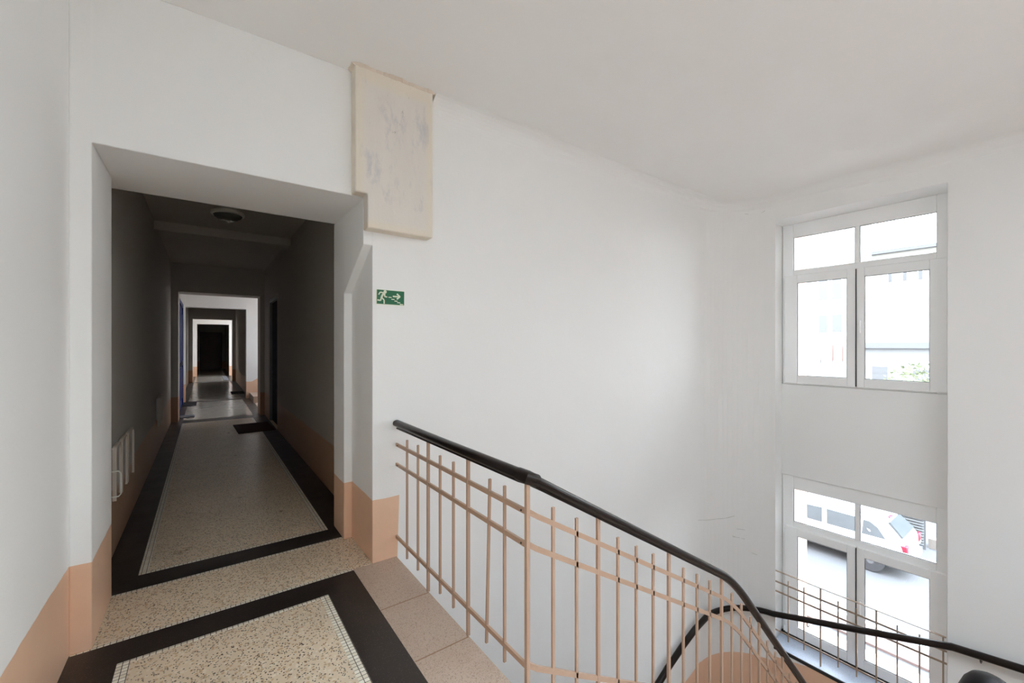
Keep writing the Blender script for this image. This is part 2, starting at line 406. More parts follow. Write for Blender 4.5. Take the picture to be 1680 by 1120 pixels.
w = MB(); w.box(XL - .2, XO, YN - .2, YN, ZB, ZC); struct(w, 'wall_front', M['wall_l'])
w = MB(); w.box(XL - .2, XL, YN, YB + .5, ZB, -.28); w.box(XL, .93, YB, YB + .3, ZB, -.28); struct(w, 'wall_below', M['wall'])
# header walls along the corridor
def gate(name, y0, y1, x0, x1, z, xr, mat):
    q = MB(); q.box(XL, x0, y0, y1, 0, ZC); q.box(x1, xr, y0, y1, 0, ZC); q.box(x0, x1, y0, y1, z, ZC)
    return struct(q, name, mat)
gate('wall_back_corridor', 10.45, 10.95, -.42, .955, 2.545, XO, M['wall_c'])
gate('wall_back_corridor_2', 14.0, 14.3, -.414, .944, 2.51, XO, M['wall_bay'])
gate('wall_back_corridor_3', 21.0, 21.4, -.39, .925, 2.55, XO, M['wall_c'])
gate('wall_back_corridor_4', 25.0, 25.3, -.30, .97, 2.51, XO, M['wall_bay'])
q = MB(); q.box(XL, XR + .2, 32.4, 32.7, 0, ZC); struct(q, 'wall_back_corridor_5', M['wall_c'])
for k, (y0, y1, wa, wb) in enumerate(((10.95, 14.0, 11.2, 13.75), (21.4, 25.0, 21.7, 24.7))):
    q = MB(); q.box(XW, XO, y0, wa, 0, ZC); q.box(XW, XO, wb, y1, 0, ZC); q.box(XW, XO, wa, wb, 0, .5 if k else .9); q.box(XW, XO, wa, wb, 3.1, ZC)
    struct(q, 'wall_right_bay_%d' % (k + 2), M['wall'])
    q = MB(); 
    for (a, b_) in ((wa, wa + .06), ((wa + wb) / 2 - .03, (wa + wb) / 2 + .03), (wb - .06, wb)): q.box(6.08, 6.14, a, b_, .5 if k else .9, 3.1)
    q.box(6.08, 6.14, wa + .06, wb - .06, 2.3, 2.36)
    o = q.build('window_%d' % (k + 5), M['pvc']); tag(o, kind='structure')

# frame and pane of the added skylight
sk = MB()
for a, b_, c_, d in ((SK[0], SK[1], SK[2], SK[2] + .06), (SK[0], SK[1], SK[3] - .06, SK[3]), (SK[0], SK[0] + .06, SK[2] + .06, SK[3] - .06), (SK[1] - .06, SK[1], SK[2] + .06, SK[3] - .06), (1.67, 1.73, SK[2] + .06, SK[3] - .06)):
    sk.box(a, b_, c_, d, ZC + .2, ZC + .26)
sk = struct(sk, 'window_7', M['pvc'])
pn = MB(); pn.box(SK[0] + .05, SK[1] - .05, SK[2] + .05, SK[3] - .05, ZC + .225, ZC + .235); pn.build('added_skylight_pane', M['glass'], sk)

# ------------------------------------------------------------------ windows
def make_window(name, cy, zb, zt, ztr, zs0, zs1, zg0, zg1, tz0, tz1):
    """outer frame zb..zt, transom light tz0..tz1, sashes zs0..zs1 with panes zg0..zg1"""
    fr = MB(); x0, x1 = 6.075, 6.135; a, b_ = cy - .775, cy + .775; ga, gb = cy - .652, cy + .652
    fr.box(x0, x1, a, ga, zb, zt); fr.box(x0, x1, gb, b_, zb, zt); fr.box(x0, x1, ga, gb, tz1, zt); fr.box(x0, x1, ga, gb, zs1 - .02, tz0); fr.box(x0, x1, ga, gb, zb, zs0 + .02)
    F = struct(fr, name, M['pvc'], bevel=.006)
    mu = MB(); mu.box(x0 + .004, x1 - .006, cy - .022, cy + .022, tz0, tz1); mu.build('mullion', M['pvc'], F, bevel=.005)
    for s in (-1, 1):
        p = MB(); y0, y1 = (cy + .02, gb + .004) if s > 0 else (ga - .004, cy - .02); p.box(6.10, 6.108, y0, y1, tz0 - .004, tz1 + .004); p.build('transom_pane', M['glass'], F)
        gk = MB(); lo, hi = (cy + .022, gb) if s > 0 else (ga, cy - .022)
        for q in ((lo, lo + .004, tz0, tz1), (hi - .004, hi, tz0, tz1), (lo, hi, tz0, tz0 + .004), (lo, hi, tz1 - .004, tz1)): gk.box(6.088, 6.099, *q)
        gk.build('gasket', M['gasket'], F)
        i0, i1 = (cy + .003, cy + .735) if s > 0 else (cy - .735, cy - .003)
        g0, g1 = (cy + .086, cy + .595) if s > 0 else (cy - .607, cy - .075)
        sa = MB(); X0, X1 = 6.035, 6.078
        sa.box(X0, X1, i0, g0, zs0, zs1); sa.box(X0, X1, g1, i1, zs0, zs1); sa.box(X0, X1, g0, g1, zs0, zg0); sa.box(X0, X1, g0, g1, zg1, zs1)
        SA = sa.build('sash', M['pvc'], F, bevel=.006)
        p = MB(); p.box(6.056, 6.064, g0 - .004, g1 + .004, zg0 - .004, zg1 + .004); p.build('pane', M['glass'], SA)
        gk = MB()
        for q in ((g0, g0 + .005, zg0, zg1), (g1 - .005, g1, zg0, zg1), (g0, g1, zg0, zg0 + .005), (g0, g1, zg1 - .005, zg1)): gk.box(6.046, 6.055, *q)
        gk.build('gasket', M['gasket'], SA)
        for z in (zs0 + .05, zs1 - .06):
            h = MB(); yy = i1 + .006 if s > 0 else i0 - .006
            h.tube([(6.036, yy, z - .035), (6.036, yy, z + .035)], .009, 10, up=(1, 0, 0)); h.build('hinge', M['pvc'], SA, smooth=True)
        if s < 0:
            hd = MB(); zh = zs0 + .52 * (zs1 - zs0) + .03; yh = i1 - .042
            hd.box(6.027, 6.036, yh - .014, yh + .014, zh - .02, zh + .045)
            hd.sweep([(6.03, yh, zh + .015), (6.0, yh, zh + .015), (5.988, yh, zh + .005), (5.985, yh, zh - .01), (5.987, yh, zh - .115)], [(-.009, -.006), (.009, -.006), (.011, 0), (.009, .006), (-.009, .006), (-.011, 0)], up=(0, 1, 0))
            hd.build('handle', M['pvc'], SA, smooth=True, angle=50)
    gp = MB(); gp.box(6.03, 6.074, cy - .005, cy + .005, zs0 + .01, zs1 - .01); gp.build('meeting_joint', M['gasket'], F)
    return F
for k, cy in enumerate((1.57, -1.57)):  # second pair is unseen, added behind the view for more daylight
    make_window('window_%d' % (1 + 2 * k), cy, 1.0, 3.045, 2.4, 1.015, 2.385, 1.115, 2.283, 2.452, 2.872)
    make_window('window_%d' % (2 + 2 * k), cy, -2.25, -.17, -.8, -2.185, -.818, -2.075, -.915, -.752, -.333)
# sill board, its dark front nosing and grimy joint at the frame
q = MB(); q.box(5.710, 6.035, .792, 2.345, -2.262, -2.222); S1 = tag(q.build('window_sill', M['sill'], bevel=.004), 'pale blue-grey terrazzo window sill under the lower window', 'window sill')
q = MB(); q.box(5.694, 5.710, .792, 2.30, -2.262, -2.221); q.build('nosing', M['black_edge'], S1, bevel=.006)['label'] = 'dark front edge strip'
q = MB(); q.box(6.036, 6.074, .80, 2.345, -2.225, -2.185); q.build('joint', M['wood_gap'], S1)

# ------------------------------------------------------------------ plaster boxing at the corner of the opening
bx = thing('boxed_duct', 'square plastered duct boxing with grey stains, high above the exit sign', 'duct boxing', (1.09, 2.8, 2.28))
q = MB(); q.prism([(XJ, 2.275), (1.335, 2.275), (1.335, ZC - .004), (.788, ZC - .004), (.788, 2.50), (XJ, 2.50)], 'y', 2.80, 2.899)
part(q, 'casing', M['stucco'], bx, bevel=.008)
q = MB(); pts = []
n = 46
def ring(t, r):
    per = [(.788, 2.899), (.788, 2.80), (1.335, 2.80), (1.335, 2.899)]; Ls = [.099, .547, .099]; d = t * .745
    for i, l in enumerate(Ls):
        if d <= l or i == 2: 
            u = min(d / l, 1); a, b2 = per[i], per[i + 1]; nx, ny = ((-1, 0), (0, -1), (1, 0))[i]
            return a[0] + (b2[0] - a[0]) * u + nx * r, a[1] + (b2[1] - a[1]) * u + ny * r
        d -= l
prev = None
for i in range(n + 1):
    t_ = i / n; r_ = .014 + .012 * random.random() + .006 * math.sin(i * .35); h_ = .006 + .006 * random.random()
    xo, yo = ring(t_, r_); xi, yi = ring(t_, -.004); xl, yl = ring(t_, .0008)
    cur = [(xi, yi, ZC - .001), (xo, yo, ZC - .001), (xl, yl, ZC - .006 - h_), (xi, yi, ZC - .006 - h_)]
    if prev: q.add(prev + cur, [(0, 1, 5, 4), (1, 2, 6, 5), (2, 3, 7, 6), (3, 0, 4, 7)])
    prev = cur
part(q, 'plaster_smudge', M['smudge'], bx)['label'] = 'brownish plaster smear along the ceiling'

# ------------------------------------------------------------------ exit sign
sg = thing('exit_sign', 'small green emergency exit sign with running figure, arrow and descending stairs', 'sign', (1.056, YB, 1.835))
sg.rotation_euler = (0, math.radians(.6), 0)
q = MB(); q.box(-.1, .1, -.004, -.001, -.052, .052); q.build('plate', M['glow'], sg)
q = MB(); q.box(-.0965, .0995, -.0052, -.0042, -.0488, .0488); q.build('panel', M['green'], sg)
W, H = 735., 385.
def sp(x, y): return ((x - 650) / W * .2, (615 - y + (x - 650) * .075) / H * .104)
def blob(mb, pts, wd, y=-.006):
    P = [Vector((*sp(*p), 0)) for p in pts]
    for a, b2 in zip(P, P[1:]):
        d = (b2 - a).normalized(); s = Vector((-d.y, d.x, 0)) * wd / 2
        cs = [a + s, a - s, b2 - s, b2 + s]
        mb.prism([(v.x, v.y) for v in cs], 'y', y - .0006, y)
fig = MB()
blob(fig, [(480, 500), (410, 480), (372, 480), (338, 540)], .0085)
blob(fig, [(495, 500), (493, 590), (560, 603)], .0085)
blob(fig, [(480, 500), (430, 560), (405, 640)], .0145)
blob(fig, [(405, 620), (392, 690), (305, 676)], .0095)
blob(fig, [(425, 625), (480, 680), (482, 775)], .0095)
cx_, cz_ = sp(503, 468); fig.prism([(cx_ + .0115 * math.cos(a), cz_ + .0115 * math.sin(a)) for a in [i * PI / 9 for i in range(18)]], 'y', -.0068, -.0061)
fig.build('running_figure', M['glow'], sg)
ar = MB(); blob(ar, [(708, 585), (880, 598)], .0105); blob(ar, [(815, 520), (902, 597)], .0105, -.0061); blob(ar, [(902, 590), (815, 660)], .0105, -.0062); ar.build('arrow', M['glow'], sg)
st = MB()
for a in ((592, 608, 676), (670, 660, 754), (752, 705, 832), (826, 748, 910), (898, 795, 988)): blob(st, [(a[0], a[1]), (a[2], a[1] + 8)], .0062)
st.build('stair_mark', M['glow'], sg)

# ------------------------------------------------------------------ railing of the landing and the flight down
RX, RY = 1.10, 1.397
rl = thing('stair_railing', 'beige metal railing with black handrail, running from the pillar then down the stairs', 'railing', (RX, RY, 0))
def zs(x, z0, s1=.577, s2=1.06, kx=2.84):     # height along the flight with a softened knee
    z = z0 - s1 * (min(x, kx) - RX)
    if x > kx: z -= s2 * (x - kx)
    d = abs(x - kx)
    if d < .16: z -= (s2 - s1) * (.16 - d) ** 2 / (4 * .16)
    return z
def rail_path(z0, step=.04):
    P = [(RX, YB - .03 - 1e-3, z0), (RX, 2.2, z0), (RX, RY + .05, z0)]
    P.append((RX + .012, RY + .012, z0 - .003)); x = RX + .05
    while x < 4.25: P.append((x, RY, zs(x, z0))); x += step if 2.6 < x < 3.1 else .12
    zt = zs(4.25, z0)
    for i in range(9):
        a = i * PI / 8; zt2 = zt - .10 * i
        P.append((4.25 + .17 * math.sin(a), RY + .17 - .17 * math.cos(a), zt2))
    for i in range(1, 6): P.append((4.25 - .5 * i, RY + .34, zt - .8 - .27 * i))
    return P
prof = [(.028 * math.cos(a) , .021 * math.sin(a) + (.004 if math.sin(a) > 0 else 0)) for a in [i * PI / 9 for i in range(18)]]
hp = rail_path(.942)
q = MB(); q.sweep([(RX, 2.955, .942)] [:0] + [(RX, 2.895, .945)] + hp[1:], prof); part(q, 'handrail', M['rail'], rl, smooth=True, angle=60)['label'] = 'black plastic handrail'
q = MB(); q.sweep([(a, b2, c2 - .026) for a, b2, c2 in hp], [(-.013, -.004), (.013, -.004), (.013, .004), (-.013, .004)]); part(q, 'support_strip', M['rail'], rl)
col_ = MB(); col_.tube([(RX + .0, RY + .06, .942), (RX + .002, RY, .941), (RX + .05, RY - .001, .917)], .0285, 16); part(col_, 'joint_sleeve', M['rail'], rl, smooth=True, angle=50)
for z0 in (.795, .655, .142):
    q = MB(); P = rail_path(z0); q.sweep([(RX, YB - .0005, z0), (RX, RY, z0)], [(-.006, -.011), (.006, -.011), (.006, .011), (-.006, .011)])
    q.sweep(P[3:], [(-.006, -.011), (.006, -.011), (.006, .011), (-.006, .011)])
    part(q, 'rail', M['bar'], rl)
def bal(x, y, z0, z1, w, lean=(0, 0), d=None):
    q = MB(); q.bar((x, y, z0), (x + lean[0], y + lean[1], z1), w, d or w * .8, up=(0, 1, 0)); return part(q, 'baluster', M['bar'], rl, bevel=.0015, segs=1)
for y, long_, ln in ((2.703, 0, 0), (2.525, 0, 0), (2.372, 1, 0), (2.212, 0, 0), (2.05, 0, 0), (1.891, 1, 0), (1.715, 0, -.03), (1.563, 0, 0)):
    if long_: bal(RX, y, .0, .918, .018)
    else: bal(RX, y, .062, .862, .014, (0, ln))
q = MB(); q.bar((RX, RY, -.12), (RX, RY, .925), .019, .019, up=(0, 1, 0)); part(q, 'corner_post', M['bar'], rl, bevel=.003)
xs = [RX + .1452 * k for k in range(1, 12)]; xs += [xs[-1] + .1315 * k for k in range(1, 13)]
for k, x in enumerate(xs, 1):
    if k in (3, 7, 11, 15, 18, 22): bal(x, RY, zs(x, .142) - .16, zs(x, .918), .019)
    else: bal(x, RY, zs(x, .142) - .09, zs(x, .868), .015)
for y in (1.43, 2.86):
    for z in (.795, .655):
        q = MB(); q.box(RX - .011, RX - .005, y - .003, y + .003, z - .003, z + .003); part(q, 'rivet', M['steel'], rl)

# wall handrail following window wall, rounded corner and back wall
wr = thing('wall_handrail', 'black wall-mounted handrail curving down around the rounded corner below the window', 'handrail', (5.64, 1.5, -1.55))
def zrail(i): return -1.80 - .13 * i / 12
WP = [(5.635, -.52, -1.03), (5.635, -.4, -1.06), (5.635, .3, -1.262), (5.635, .75, -1.32), (5.635, 1.49, -1.555), (5.635, 2.0, -1.71)]
ra = R - .065
WP += [(CX + ra * math.cos(a), CY + ra * math.sin(a), zrail(i)) for i, a in [(i, i * PI / 2 / 12) for i in range(13)]]
WP += [(4.85, YB - .065, -1.975), (4.6, YB - .065, -2.06), (4.3, YB - .065, -2.185), (4.0, YB - .065, -2.34), (3.4, YB - .065, -2.66), (2.6, YB - .065, -3.1)]
q = MB(); q.sweep(WP, [(a * 1.25, b2 * 1.4) for a, b2 in prof]); part(q, 'handrail', M['rail'], wr, smooth=True, angle=60)
for (x, y, z, nx, ny) in ((5.635, 1.92, -1.70, 1, 0), (5.635, .57, -1.295, 1, 0), (5.5, 2.72, -1.87, .72, .69), (4.7, 2.835, -2.03, 0, 1), (4.0, 2.835, -2.34, 0, 1)):
    q = MB(); q.tube([(x, y, z - .015), (x, y, z - .05), (x + nx * .02, y + ny * .02, z - .07), (x + nx * .066, y + ny * .066, z - .075)], .006, 8, up=(ny, -nx, .01)); part(q, 'bracket', M['steel'], wr, smooth=True)

# guard in the window niche
gd = thing('window_guard', 'thin beige metal guard rail standing on the sill before the lower window', 'railing', (5.75, 1.57, -2.22))
GX = 5.765
q = MB(); q.box(GX - .012, GX + .012, .805, 2.345, -1.318, -1.312); part(q, 'top_strip', M['bar2'], gd)
for z in (-1.448, -1.567, -2.05):
    q = MB(); q.box(GX - .004, GX + .004, .8, 2.348, z - .009, z + .009); part(q, 'rail', M['bar2'], gd)
for i in range(10):
    y = 2.330 - .1672 * i; q = MB()
    if i % 3 == 0: q.box(GX - .008, GX + .008, y - .006, y + .006, -2.222, -1.318)
    else: q.box(GX - .007, GX + .007, y - .005, y + .005, -2.13, -1.385)
    part(q, 'baluster', M['bar2'], gd)

# stairs: treads between an inner and an outer line, each step a solid block
stp = MB(); inner = []; outer = []
for k in range(7): inner.append((RX + .286 * k, RY - .03)); outer.append((RX + .286 * k, YN + .0 if k < 0 else -.55))
for k in range(1, 9): inner.append((2.82 + .158 * k, RY - .03)); outer.append((2.82 + .36 * k, -.55))
for k in range(1, 7): a = k * PI / 6; inner.append((4.2 + .17 * math.sin(a), 1.57 - .2 * math.cos(a))); outer.append((XW, -.55 + .57 * k))
for k in range(1, 9): inner.append((4.2 - .3 * k, 1.77)); outer.append((5.3 - .42 * k, YB))
for k in range(len(inner) - 1):
    z = -.165 * (k + 1); a, b2, c2, d = inner[k], inner[k + 1], outer[k + 1], outer[k]
    if z < -2.6: z = -2.6 - (-.165 * (k + 1) + 2.6) * -1.0
    stp.prism([a, b2, c2, d], 'z', z - .28, z)
struct(stp, 'stairs', M['granite'])
w = MB(); w.box(XE, XW, -.75, -.55, ZB, ZC) if False else w.box(XE, XW, -.60, -.55, ZB, -.0)
struct(w, 'wall_front_stairwell', M['wall'])

# unidentified out-of-focus black shape low at the right, built as a made-up post
kb = thing('unidentified_knob', 'unidentified black rounded shape, built as a post top, cut off by the lower right corner of the photo', 'post', (.905, .083, 0))
q = MB(); q.lathe((.905, .083, 0), [(.0, 1.028), (.010, 1.027), (.019, 1.022), (.026, 1.012), (.031, .998), (.033, .98), (.033, .93), (.030, .90), (.030, .88)][::-1], 28); part(q, 'cap', M['knob'], kb, smooth=True, angle=60)
q = MB(); q.lathe((.905, .083, 0), [(.020, 0), (.020, .885)], 20); part(q, 'shaft', M['knob'], kb, smooth=True)
q = MB(); q.lathe((.905, .083, 0), [(.05, 0), (.05, .008), (.02, .012)], 24); part(q, 'foot', M['knob'], kb, smooth=True)

# ------------------------------------------------------------------ corridor furnishings
lp = thing('ceiling_lamp', 'round unlit ceiling lamp with domed glass in the dark corridor', 'lamp', (.225, 6.1, 3.10))
q = MB(); q.lathe((.225, 6.1, 3.10), [(.165, -.001), (.175, -.02), (.172, -.038), (.150, -.045)], 40); part(q, 'ring', M['lamp_ring'], lp, smooth=True)
q = MB(); q.lathe((.225, 6.1, 3.10), [(.150, -.040), (.135, -.065), (.10, -.09), (.055, -.107), (.012, -.113)], 40); part(q, 'shade', M['lamp_glass'], lp, smooth=True, angle=60)
q = MB(); q.lathe((.225, 6.1, 3.10), [(.012, -.11), (.010, -.124), (.003, -.127)], 14); part(q, 'finial', M['lamp_ring'], lp, smooth=True)
def cover(y0, y1, z0, z1, label, hoop=False):
    t_ = thing('meter_cover', label, 'wall cover', (XL, (y0 + y1) / 2, z0), 'meter covers along the left corridor wall'); d = .035
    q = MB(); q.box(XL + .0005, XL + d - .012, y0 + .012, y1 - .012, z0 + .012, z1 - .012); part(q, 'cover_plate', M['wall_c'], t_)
    pr = [(-.007, -.011), (.007, -.011), (.007, .011), (-.007, .011)]; X = XL + d - .01; r = .05
    P = [(X, y0, z0)] + [(X, y0 + r - r * math.cos(a), z1 - r + r * math.sin(a)) for a in [i * PI / 12 for i in range(7)]] + [(X, y1 - r + r * math.sin(a), z1 - r + r * math.cos(a)) for a in [i * PI / 12 for i in range(7)]] + [(X, y1, z0)]
    q = MB(); q.sweep(P, pr, up=(1, 0, 0)); part(q, 'rim', M['panel'], t_, smooth=True, angle=50)
    if hoop:
        X = XL + .035; yy = 3.86; z0 += .03
        q = MB(); q.tube([(X - .04, yy, z0 + .20), (X + .025, yy, z0 + .20), (X + .037, yy, z0 + .185), (X + .037, yy, z0 + .045), (X + .025, yy, z0 + .03), (X - .04, yy, z0 + .03)], .004, 8, up=(0, 1, 0)); part(q, 'wire_hoop', M['lamp_ring'], t_, smooth=True)
cover(3.98, 4.20, .42, .79, 'pale wall cover nearest the opening, low on the left corridor wall, with wire hoop', True)
cover(4.26, 4.50, .40, .79, 'middle one of three pale arched wall covers low on the corridor wall')
cover(4.55, 4.88, .40, .79, 'third pale arched wall cover from the opening, widest of the three')
cover(7.42, 7.62, .40, .79, 'nearer of two small wall covers farther down the dark corridor')
cover(7.72, 7.95, .40, .79, 'farther of two small wall covers deep in the dark corridor')

def door(name, axis, pos, a, b_, zt, leafmat, frmat, side=1, plates=False):
    """a door in a wall plane x=pos or y=pos"""
    def B(mb, u0, u1, z0, z1, d0, d1):
        if axis == 'x': mb.box(pos + side * d0, pos + side * d1, u0, u1, z0, z1)
        else: mb.box(u0, u1, pos + side * d0, pos + side * d1, z0, z1)
    fr = MB(); B(fr, a - .07, a, 0, zt + .07, -.012, .10); B(fr, b_, b_ + .07, 0, zt + .07, -.012, .10); B(fr, a, b_, zt, zt + .07, -.012, .10)
    F = struct(fr, name, frmat, bevel=.004)
    lf = MB(); B(lf, a + .003, b_ - .003, .008, zt - .003, .03, .075)
    LF = lf.build('door_leaf', leafmat, F, bevel=.003)
    pm = MB()
    for z0, z1 in ((.18, .85), (1.0, 1.95)):
        B(pm, a + .12, b_ - .12, z0, z1, .018, .031)
    pm.build('door_panel', leafmat, LF, bevel=.01)
    hd = MB(); B(hd, b_ - .10, b_ - .07, .96, 1.12, .012, .03); B(hd, b_ - .20, b_ - .075, 1.055, 1.075, -.02, -.008); B(hd, b_ - .092, b_ - .076, 1.055, 1.075, -.02, .02)
    hd.build('door_handle', M['hub'], LF, bevel=.003)
    if plates:
        q = MB(); m_ = (a + b_) / 2; B(q, m_ - .045, m_ + .045, 1.90, 1.97, .012, .0315); q.build('number_plate', M['panel'], LF)
        q = MB(); B(q, m_ - .05, m_ + .05, 1.72, 1.80, .012, .0315); q.build('name_plate', M['panel'], LF)
    return F
q = MB(); q.box(XR + .21, XR + .25, 8.4, 9.8, 0, 2.6); struct(q, 'wall_right_door_backing', M['wall'])
door('door_1', 'x', XR + .02, 8.58, 9.62, 2.34, M['black_door'], M['frame_grey'])
# blue double door standing proud of the left wall in the lit bay
bd = MB(); D = .095; bd.box(XL, XL + D, 11.35, 11.45, 0, 2.52); bd.box(XL, XL + D, 13.35, 13.45, 0, 2.52); bd.box(XL, XL + D, 11.45, 13.35, 2.42, 2.52)
F2 = struct(bd, 'door_2', M['blue_door'], bevel=.004)
for a, b_ in ((11.45, 12.40), (12.41, 13.35)):
    lf = MB(); lf.box(XL + .002, XL + .07, a + .003, b_ - .003, .01, 2.415); LF = lf.build('door_leaf', M['blue_door'], F2)
    q = MB(); q.box(XL + .07, XL + .085, a + .14, b_ - .14, .2, .95); q.box(XL + .07, XL + .085, a + .14, b_ - .14, 1.1, 2.25); q.build('door_panel', M['blue_door'], LF, bevel=.006)
    q = MB(); q.box(XL + .07, XL + .10, b_ - .11, b_ - .085, 1.0, 1.12); q.build('door_handle', M['hub'], LF)
door('door_3', 'y', 32.4, -.17, .80, 2.24, M['brown_door'], M['brown_door'], side=-1, plates=True)
def mat_(x0, x1, y0, y1, mat, label, rot=0):
    q = MB(); cx, cy = (x0 + x1) / 2, (y0 + y1) / 2; q.box(x0 - cx, x1 - cx, y0 - cy, y1 - cy, .0005, .014)
    o = tag(q.build('doormat', mat, bevel=.004), label, 'doormat'); o.location = (cx, cy, 0); o.rotation_euler = (0, 0, math.radians(rot))
mat_(.44, 1.00, 8.47, 9.42, M['mat_brown'], 'brown doormat in front of the dark door on the right corridor wall', 2)
mat_(-.45, -.17, 10.98, 11.30, M['mat_grey'], 'grey doormat just past the first doorway, left side', 0)
mat_(-.44, -.17, 13.05, 13.8, M['mat_black'], 'black doormat beside the blue door at its far end')
mat_(.66, 1.0, 15.45, 16.2, M['mat_black'], 'black doormat on the right beyond the bluish stair bay')
mat_(.66, .84, 21.7, 24.4, M['mat_grey'], 'small grey mat on the right of the far bright bay')

# stair going up in the second bay, with sloped painted dado
q = MB()
for k in range(9): q.box(1.02 + .29 * k, 1.02 + .29 * (k + 1) + .02, 12.75, 13.99, 0, .165 * (k + 1))
tag(q.build('upward_stairs', M['granite']), kind='structure')
q = MB(); q.prism([(.944, .44), (.944, 0), (5.6, 0), (5.6, 3.0), (5.3, 3.0), (1.06, .46)], 'y', 13.985, 13.999); struct(q, 'trim_3', M['peach'])
hr = thing('bay_handrail', 'black handrail end peeking past the first doorway in the stair bay', 'handrail', (1.10, 11.9, 0))
q = MB(); q.tube([(1.06, 11.9, 1.11), (1.5, 11.9, 1.10), (4.8, 11.9, -.6)], .032, 12); part(q, 'handrail', M['rail'], hr, smooth=True)
for x, z in ((1.14, 1.09), (1.9, .9), (2.7, .48)):
    q = MB(); q.box(x - .01, x + .01, 11.89, 11.91, 0 if x < 2 else -.001, z); part(q, 'baluster', M['bar'], hr)

# ------------------------------------------------------------------ outside
G = -4.85
q = MB(); q.box(XO, 160, -90, 120, G - .2, G); struct(q, 'ground', M['asphalt'])
q = MB(); q.box(11.35, 12.05, -8, 4.15, G, G + .05); tag(q.build('paving_strip', M['pink_pave']), kind='structure')
q = MB(); q.box(12.05, 12.17, -8, 4.27, G, G + .07); q.box(11.35, 12.05, 4.15, 4.27, G, G + .07); tag(q.build('kerb', M['kerb']), kind='structure')

car = thing('station_wagon', 'white station wagon with roof rails parked outside, seen through the lower window', 'car', (15.98, 2.87, G))
# sections: y, zbot, zbelt, half width, ztop, half width of roof
SEC = [(0.00, .42, .62, .66, .66, .60), (.02, .30, .66, .76, .90, .70), (.10, .24, .88, .84, 1.00, .66), (.22, .22, .92, .86, 1.14, .62), (.42, .22, .93, .87, 1.33, .60),
       (.56, .22, .93, .87, 1.41, .58), (1.2, .22, .93, .875, 1.45, .59), (2.0, .22, .92, .875, 1.455, .595), (2.6, .22, .90, .875, 1.42, .59), (3.05, .22, .88, .87, 1.18, .60), (3.35, .22, .86, .865, .93, .62),
       (3.8, .22, .80, .84, .86, .60), (4.2, .26, .70, .76, .75, .56), (4.38, .34, .58, .66, .62, .52)]
def ringp(s):
    y, zb, zl_, hw, zt, hr_ = s
    half = [(hw * .80, zb), (hw * .97, zb + .10), (hw, zb + (zl_ - zb) * .5), (hw * .985, zl_ - .04), (hw * .95, zl_), (hr_ + .04, zt - .10 * (zt - zl_)), (hr_, zt - .02 * (zt - zl_)), (hr_ * .6, zt + .02)]
    return [(-x, y, z) for x, z in half] + [(x, y, z) for x, z in half[::-1]]
q = MB(); rg = [ringp(s) for s in SEC]; n_ = len(rg[0])
for r_ in rg: q.v += r_
for i in range(len(rg) - 1):
    for j in range(n_): q.f.append([i * n_ + j, i * n_ + (j + 1) % n_, (i + 1) * n_ + (j + 1) % n_, (i + 1) * n_ + j]); q.m.append(0)
q.f.append(list(range(n_))[::-1]); q.m.append(0); q.f.append([(len(rg) - 1) * n_ + j for j in range(n_)]); q.m.append(0)
body = q.build('body', M['car_white'], car); 
for p in body.data.polygons: p.use_smooth = True
body.data.set_sharp_from_angle(angle=math.radians(50))
def side_x(y, z):
    for a, b2 in zip(SEC, SEC[1:]):
        if a[0] <= y <= b2[0]:
            t_ = (y - a[0]) / (b2[0] - a[0]); L_ = [u + (v2 - u) * t_ for u, v2 in zip(a, b2)]
            break
    _, zb, zl_, hw, zt, hr_ = L_
    k = min(1, max(0, (z - zl_) / (zt - .1 * (zt - zl_) - zl_)))
    return hw * .95 + (hr_ + .04 - hw * .95) * k
def side_glass(poly, name):
    for s in (-1, 1):
        q = MB(); N_ = len(poly); vs = [(s * (side_x(y, z) + .006), y, z) for y, z in poly] + [(s * (side_x(y, z) - .05), y, z) for y, z in poly]
        q.add(vs, [list(range(N_)), list(range(N_, 2 * N_))[::-1]] + [(i, (i + 1) % N_, N_ + (i + 1) % N_, N_ + i) for i in range(N_)])
        q.build(name, M['car_glass'], car)
side_glass([(.42, .985), (.95, .975), (.95, 1.33), (.80, 1.325), (.62, 1.22)], 'quarter_window')
side_glass([(1.03, .975), (1.78, .97), (1.84, 1.365), (1.03, 1.35)], 'rear_side_window')
side_glass([(1.90, .97), (2.95, .95), (2.55, 1.31), (2.40, 1.345), (1.95, 1.365)], 'front_side_window')
q = MB(); q.add([(-.60, .155, 1.02), (.60, .155, 1.02), (.50, .455, 1.34), (-.50, .455, 1.34), (-.60, .215, .98), (.60, .215, .98), (.50, .50, 1.30), (-.50, .50, 1.30)], [(0, 1, 2, 3), (7, 6, 5, 4), (0, 4, 5, 1), (1, 5, 6, 2), (2, 6, 7, 3), (3, 7, 4, 0)])
o = q.build('rear_window', M['car_glass'], car); o.location = (0, -.055, .06)
q = MB(); q.box(-.14, .14, .47, .53, 1.39, 1.425); q.build('brake_light', M['red_lens'], car, bevel=.006)
